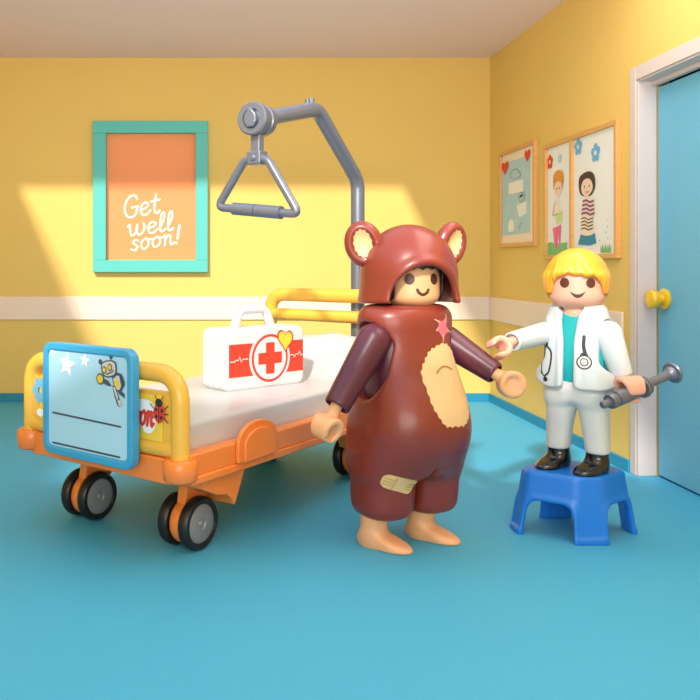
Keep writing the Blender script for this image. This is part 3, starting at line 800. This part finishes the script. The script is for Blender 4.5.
# head
HA = R(9)-TB       # head turned relative to the body
hc0 = GF.L(P(412, 290, 3.69)); hc0[2] = 0
def hframe(p, c=hc0, a=HA):
    q = p-c; return np.stack([q[:,0]*math.cos(a)+q[:,1]*math.sin(a), -q[:,0]*math.sin(a)+q[:,1]*math.cos(a), q[:,2]], 1)
def head_rows(z0): return [(z0,.095,.095,0,0),(z0+.04,.120,.120,0,0),(z0+.10,.126,.126,0,0),(z0+.17,.120,.120,0,0),(z0+.215,.100,.100,0,0),(z0+.24,.07,.07,0,0)]
head = solid('head', lambda p: smin(prof(hframe(p), head_rows(1.102), 2.1, .05), cyl(hframe(p), (0,0,1.04), (0,0,1.12), .07, .07, .01), .01), hc0+np.array([-.15,-.15,1.02]), hc0+np.array([.15,.15,1.37]), .006, 'skin_tan', bear)
def face(head, c, az, ez, mz, parent_mat='print_brown', esp=.0605, er=(.023,.026), mw=.032, mh=.018, stroke=False):
    tr = bvh_of(head); fn = surf_mapper(tr, 'round', c=(c[0], c[1], 0), az=az, r=.125)
    for s in (-1, 1):
        A = Art(fn, .008); A.disc(s*esp, ez, er[0], er[1], 'print_brown', 0); A.build('eye', head)
    A = Art(fn, .006)
    if stroke:
        A.line([(-mw, mz+.014), (-mw*.7, mz+.001), (0, mz-.008), (mw*.7, mz+.001), (mw, mz+.014)], .014, 'print_brown', 0)
    else:
        up = [(-mw+2*mw*i/12, mz+mh*(abs(-1+i/6)**2)) for i in range(13)]
        lowr = [(-mw+2*mw*i/12, mz-.017+(mh+.017)*(abs(-1+i/6)**2.2)) for i in range(12, -1, -1)]
        A.poly(up+lowr[1:-1], 'print_brown', 0)
    A.build('mouth', head)
face(head, hc0, HA, 1.236, 1.173, mw=.026, stroke=True)
def hairf(p):
    q = hframe(p); d = prof(q, [(1.13,.14,.14,0,.01),(1.2,.145,.145,0,.01),(1.3,.142,.142,0,.01),(1.37,.12,.12,0,.01)], 2.1, .04)
    fr_ = 1.276+.010*np.abs(np.sin(q[:,0]*70))
    cut = np.maximum.reduce([np.abs(q[:,0])-.112, q[:,2]-fr_, q[:,1]-.02])
    return np.maximum(smax(d, -cut, .008), -(prof(q, head_rows(1.102), 2.1, .05)-.001))
solid('hair', hairf, hc0+np.array([-.17,-.17,1.1]), hc0+np.array([.17,.18,1.4]), .006, 'hair_dark', bear)
HOY = .045
def hood_outer(q):
    z = q[:,2]-1.25; up_ = np.maximum(z, 0)/.243; fl_ = 1+3.6*np.minimum(z, 0)**2
    return (np.sqrt((np.abs(q[:,0])/(.226*fl_))**2+(np.abs(q[:,1]-HOY)/(.236*fl_))**2+up_**2)-1)*.226
def hood(p):
    q = hframe(p); o = hood_outer(q)
    shell = smax(o, -(o+.03), .01)
    ar_ = np.sqrt((q[:,0]/.178)**2+((q[:,2]-1.12)/(.2+.0*q[:,2]))**2)-1; ar_ = ar_*.18
    cut = smax(ar_, q[:,1]+.035+(.35*(1.22-q[:,2])), .03)
    rim = np.sqrt((o+.014)**2+cut**2)-.021
    bot = 1.122-q[:,2]+.06*np.clip(q[:,1], -.3, .3)*-1*.4
    d = smax(shell, -cut, .012); d = smin(d, rim, .015)
    cen = prof(q, [(1.0,.15,.16,0,.02),(1.22,.155,.165,0,.02),(1.36,.14,.15,0,.02)], 2.2, .05)
    d = smax(d, -cen, .01)
    return smax(d, bot, .016)
hd = solid('hood', hood, hc0+np.array([-.30,-.32,1.08]), hc0+np.array([.30,.34,1.53]), .0075, 'fur_brown', bear)
def hlocal(q, c=hc0, a=HA): return np.array([q[0]*math.cos(a)-q[1]*math.sin(a), q[0]*math.sin(a)+q[1]*math.cos(a), q[2]])+np.array(c)
for s in (-1, 1):
    ec = np.array([s*.217, HOY+.01, 1.398])
    def ear(p, s=s, ec=ec):
        q = hframe(p); q = rot(q, ec, (0,1,0), R(s*16)); q = rot(q, ec, (0,0,1), R(s*20))
        body = ell(q, ec, (.090,.052,.112)); body = smin(body, ell(q, ec+np.array([-s*.06,.01,-.06]), (.06,.045,.06)), .03)
        dent = ell(q, ec+np.array([s*.004,-.058,.004]), (.060,.05,.080))
        nick = cap(q, ec+np.array([s*.035,-.07,.118]), ec+np.array([s*.035,.07,.118]), .012)
        return smax(smax(body, -dent, .02), -nick, .01)
    ctr = hlocal(ec)
    e = solid('ear', ear, ctr-np.array([.15,.15,.16]), ctr+np.array([.15,.15,.16]), .0055, 'fur_brown', hd)
    tre = bvh_of(e)
    az = HA+R(s*20)*1.0
    A = Art(surf_mapper(tre, 'flat', az=az, c=(ctr[0], ctr[1], ctr[2])), .008)
    pts = []
    for i in range(26):
        a = 2*math.pi*i/26; k = 1+.05*((i % 2)*2-1); pts.append((s*.004+.044*k*math.cos(a)+s*.008*math.sin(a), .003+.066*k*math.sin(a)))
    A.poly(pts, 'print_beige', 0); A.build('ear_patch', hd)

# ---------------- step stool
SF = Frame((1.718, 3.845, 0), 0)
KY = .285/.205
def stool(p):
    x, y, z = p[:,0], p[:,1]*KY, p[:,2]
    q1, q2 = (x+y)/math.sqrt(2), (x-y)/math.sqrt(2); t_ = np.clip(z/.305, 0, 1)
    hs = .250-.041*t_; ch = .283-.046*t_
    side = smax(np.abs(q1)-hs, np.abs(q2)-hs, .02); side = smax(side, np.maximum(np.abs(x), np.abs(y))-ch, .02)
    out = smax(side, z-.305, .02)
    inn = np.maximum(side+.026, z-.275)
    d = smax(out, -inn, .006)
    def arch(c_): 
        w = .145-.1*np.clip(z-.03, 0, .12); e = np.abs(c_)-w
        return smax(e, z-.183, .07)
    a1 = np.maximum(arch(q1), -(np.abs(q2)-.08)); a2 = np.maximum(arch(q2), -(np.abs(q1)-.08))
    aa = np.minimum(a1, a2)
    rim = np.sqrt((side+.004)**2+aa**2)-.013; rim = np.maximum(rim, z-.29)
    lip = np.maximum(np.maximum(side-.012, -(side+.012)), z-.028)
    d = smin(d, lip, .012)
    d = smax(d, -aa, .008); d = smin(d, rim, .012)
    return smax(d, -z, .006)*.85
st = thing('step_stool', 'blue plastic step stool with arched sides under the blond figure', 'stool', SF)
solid('stool_body', stool, (-.33,-.25,-.02), (.33,.25,.335), .0062, 'stool_blue', st)

# ---------------- doctor
TD = R(-42); DF = Frame((1.742, 3.845, .306), TD)
doc = thing('toy_figure', 'blond toy figure in white doctor coat over teal shirt standing on the blue stool', 'toy figure', DF)
DL = .090
def trousers(p):
    d = prof(p, [(.33,.138,.092,0,0),(.40,.145,.098,0,0),(.46,.14,.095,0,0)], 2.6, .03)
    for s in (-1, 1):
        lg = prof(p, [(.088,.054,.060,s*DL*1.03,.002),(.18,.058,.066,s*DL*.96,0),(.28,.065,.078,s*DL*.86,0),(.38,.073,.09,s*DL*.78,0)], 2.5, .014)
        d = smin(d, lg, .04)
    return d
solid('trousers', trousers, (-.2,-.15,.06), (.2,.15,.5), .006, 'trouser_white', doc)
for s in (-1, 1): foot(doc, (s*DL, .0, 0), R(-16), 'shoe_black', L=.232, wd=.052, zt=.100, name='shoe', heel=.30, h1=.036, ankle=.050)
TR = [(.40,.140,.095,0,0),(.52,.145,.102,0,0),(.66,.140,.095,0,0),(.765,.10,.08,0,0)]
solid('shirt', lambda p: prof(p, TR, 2.3, .03), (-.2,-.15,.37), (.2,.15,.80), .006, 'shirt_teal', doc)
def jacket(p):
    rows = [(.392,.200,.140,0,.0),(.46,.190,.134,0,0),(.56,.178,.128,0,0),(.66,.168,.120,0,0),(.73,.150,.108,0,0),(.772,.118,.092,0,0)]
    o = prof(p, rows, 2.3, .02); d = smax(o, -prof(p, [(z-.0,a-.034,b_-.028,x,y) for z, a, b_, x, y in rows], 2.3, 0), .006)
    # collar
    q = p-np.array([0,.008,.772]); rr = np.sqrt(q[:,0]**2+(q[:,1]/.84)**2)
    col = np.sqrt((rr-.105)**2+((q[:,2]-.10*(np.abs(rr)-.105)*-1)/1.35)**2)-.024
    d = smin(d, col, .03)
    # front opening
    z = p[:,2]; wl = .040+.018*np.clip((z-.62)/.15, 0, 1); cx_ = -.005
    slot = np.maximum(np.abs(p[:,0]-cx_)-wl, p[:,1]+.02)
    rim = np.sqrt((o+.010)**2+slot**2)-.0165; rim = np.maximum(rim, z-.775); 
    d = smin(smax(d, -slot, .008), rim, .012)
    for s in (-1, 1):
        h = np.sqrt((p[:,1]+.012)**2+(p[:,2]-np.clip(p[:,2], .565, .645))**2)-.088; h = smax(h, .122-s*p[:,0], .02); d = smax(d, -h, .014)
    bot = .412-z+.014*np.sin(p[:,0]*30+1)-.018*np.exp(-((p[:,0]-.055)/.03)**2)*(p[:,1] < 0)
    return smax(d, bot, .01)
jk = solid('coat', jacket, (-.25,-.2,.35), (.25,.2,.84), .0058, 'coat_white', doc)
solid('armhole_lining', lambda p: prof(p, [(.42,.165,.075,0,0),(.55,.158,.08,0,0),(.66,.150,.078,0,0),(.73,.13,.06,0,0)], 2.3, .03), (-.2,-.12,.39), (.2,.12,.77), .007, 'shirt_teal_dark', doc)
trj = bvh_of(jk)
A = Art(surf_mapper(trj, 'flat', az=R(20), c=(0,0,0)), .006)
c = (.022, .0)
A.line([(c[0],.655),(c[0]-.002,.61),(c[0]+.004,.58)], .016, 'print_black', 1); A.disc(c[0], .565, .018, .016, 'print_black', 1)
A.disc(c[0], .535, .034, .034, 'print_black', 1); A.disc(c[0], .535, .028, .028, 'print_silver', 2); A.disc(c[0], .535, .019, .019, 'print_dark', 3); A.disc(c[0], .535, .014, .014, 'print_silver', 4)
A.build('stethoscope_print', jk)
A = Art(surf_mapper(trj, 'flat', az=R(-22), c=(0,0,0)), .006)
c = -.062
A.line([(c,.655),(c,.60)], .014, 'print_black', 1); A.line([(c,.60),(c+.028,.565),(c+.02,.48),(c,.455),(c-.004,.44)], .009, 'print_black', 1)
A.line([(c,.60),(c-.026,.56),(c-.026,.48),(c-.012,.455)], .006, 'print_black', 1); A.disc(c+.002, .437, .013, .011, 'print_black', 1)
A.line([(c-.03,.47),(c-.008,.452)], .006, 'print_black', 1)
A.build('stethoscope_print', jk)
# arms
sh = DF.L(P(545, 333, 3.90)); cu = DF.L(P(511, 342, 3.70))
ar = sleeve(doc, sh, cu, .056, .046, 'coat_white')
tp = P(497, 349, 3.66)
hand(ar, cu, DF.L(tp), DF.L(tp+np.array([.25,-1,.5]))-DF.L(tp), .052, 'skin_pink', half=.04, gap=.85, inner=.45)
sh = DF.L(P(608, 334, 3.73)); cu = DF.L(P(622, 376, 3.71))
ar = sleeve(doc, sh, cu, .064, .050, 'coat_white')
sa, sb = P(602, 405.5, 3.58), P(672, 373, 3.72); sd = (sb-sa)/np.linalg.norm(sb-sa)
tp = sa+sd*.185
hand(ar, cu, DF.L(tp), DF.L(tp+sd)-DF.L(tp), .062, 'skin_pink', half=.05, gap=.72, inner=.58)
# head
hd0 = DF.L(P(577, 290, 3.83)); hd0[2] = 0; HD = R(-23)-TD
hz0 = .785
fd = lambda p: hframe(p, hd0, HD)
dh = solid('head', lambda p: smin(prof(fd(p), head_rows(hz0), 2.1, .05), cyl(fd(p), (0,0,.74), (0,0,.82), .065, .065, .01), .01), hd0+np.array([-.15,-.15,.72]), hd0+np.array([.15,.15,hz0+.28]), .006, 'skin_pink', doc)
face(dh, hd0, HD, hz0+.124, hz0+.070, esp=.058, er=(.022,.024), mw=.036, mh=.018)
def blond(p):
    q = fd(p); x, y, z = q[:,0], q[:,1], q[:,2]-hz0
    o = ell(np.stack([x,y,z],1), (0,.012,.150), (.140,.152,.142)); lo_ = prof(np.stack([x,y,z],1), [(.05,.130,.125,0,.02),(.09,.138,.135,0,.016),(.16,.142,.146,0,.012)], 2.1, .03)
    o = smin(o, lo_, .04)
    ang_ = np.arctan2(x+.02, -y+.0); el_ = np.clip((z-.14)/.14, 0, 1)
    o = o+(.0018*np.sin(ang_*13+el_*5)+.0012*np.sin(ang_*31+4*el_)+.003*np.sin(ang_*5+3*el_))*np.clip(1.1-el_, 0, 1)
    fz_ = .170+.004*np.sin(x*120)-.10*np.clip(np.abs(x)-.05, 0, 1)+.012*np.exp(-((x+.04)/.05)**2)
    cut = smax(np.abs(x)-.124, z-fz_, .05); cut = smax(cut, y+.015+.0*z, .03)
    rim = np.sqrt((o+.014)**2+(cut)**2)-.019; rim = np.maximum(rim, .075-z)
    d = smin(smax(o, -cut, .01), rim, .015)
    return np.maximum(d, -(prof(q, head_rows(hz0), 2.1, .05)-.001))
solid('hair', blond, hd0+np.array([-.2,-.2,hz0-.01]), hd0+np.array([.2,.22,hz0+.34]), .006, 'hair_blond', doc)

# ---------------- syringe
YF = Frame(sa, 0)
sy = thing('toy_syringe', 'grey toy syringe with round plunger held in the blond figure\'s hand', 'syringe', YF)
L_ = np.linalg.norm(sb-sa)
b = MB(); b.lathe([(0,0),(0,.014),(.005,.018),(.045,.018),(.046,.034),(.058,.036),(.072,.036),(.076,.031),(.085,.030),(.088,.036),(.10,.037),(.235,.036),(.237,.05),(.25,.052),(.252,.03),(.258,.03),(.26,.046),(.27,.046),(.272,.0)], (0,0,0), sd, 36)
b.build('barrel', 'steel_grey', sy, smooth=True, angle=35)
b = MB(); b.lathe([(.26,.0),(.26,.021),(L_-.03,.021),(L_-.02,.03),(L_-.005,.034),(L_-.003,.048),(L_+.004,.052),(L_+.012,.048),(L_+.013,0)], (0,0,0), sd, 36)
b.build('plunger', 'steel_grey', sy, smooth=True, angle=35)

# =================================================================== LIGHT
def look(o, d): o.rotation_euler = Vector(d).to_track_quat('-Z', 'Y').to_euler()
s = bpy.data.lights.new('sun', 'SUN'); s.energy = 3.5; s.angle = R(3); s.color = (1, .93, .85)
so = bpy.data.objects.new('sun', s); C.objects.link(so); look(so, (.35, 1, -.75)); so.location = (-3, -5, 6)
def area(name, loc, d, sx, sy, e, col=(1,1,1)):
    l = bpy.data.lights.new(name, 'AREA'); l.shape = 'RECTANGLE'; l.size = sx; l.size_y = sy; l.energy = e; l.color = col
    o = bpy.data.objects.new(name, l); C.objects.link(o); o.location = loc; look(o, d); return o
area('overhead_fill', (1.85, 3.4, 3.24), (0,.0,-1), 1.1, 2.6, 32, (1,.96,.9))  # added fill from above, no fixture belongs to it
area('front_fill', (-.2, -2.3, 1.7), (.1,1,-.05), 4.0, 2.2, 135, (1,.97,.93))  # added soft frontal fill behind the camera, not a room lamp
area('ceiling_fill', (0, 1.2, 2.2), (0,.45,1), 2.6, .6, 135, (1,.93,.9))  # added unseen fill aimed up to brighten the ceiling
w = bpy.data.worlds.new('world'); bpy.context.scene.world = w; w.use_nodes = True
w.node_tree.nodes['Background'].inputs['Color'].default_value = (.86, .94, 1, 1); w.node_tree.nodes['Background'].inputs['Strength'].default_value = 1.2

# =================================================================== CAMERA
cam = bpy.data.cameras.new('camera'); co = bpy.data.objects.new('camera', cam); C.objects.link(co)
co.location = (0, 0, CH); co.rotation_euler = (math.pi/2, 0, 0)
cam.sensor_width = 36; cam.sensor_height = 36; cam.lens = 36*FOC/700; cam.shift_x = (350-CX)/700; cam.shift_y = -(350-CY)/700
sc = bpy.context.scene; sc.camera = co
sc.view_settings.view_transform = 'Standard'; sc.view_settings.look = 'None'; sc.view_settings.exposure = 0.2; sc.view_settings.gamma = 1
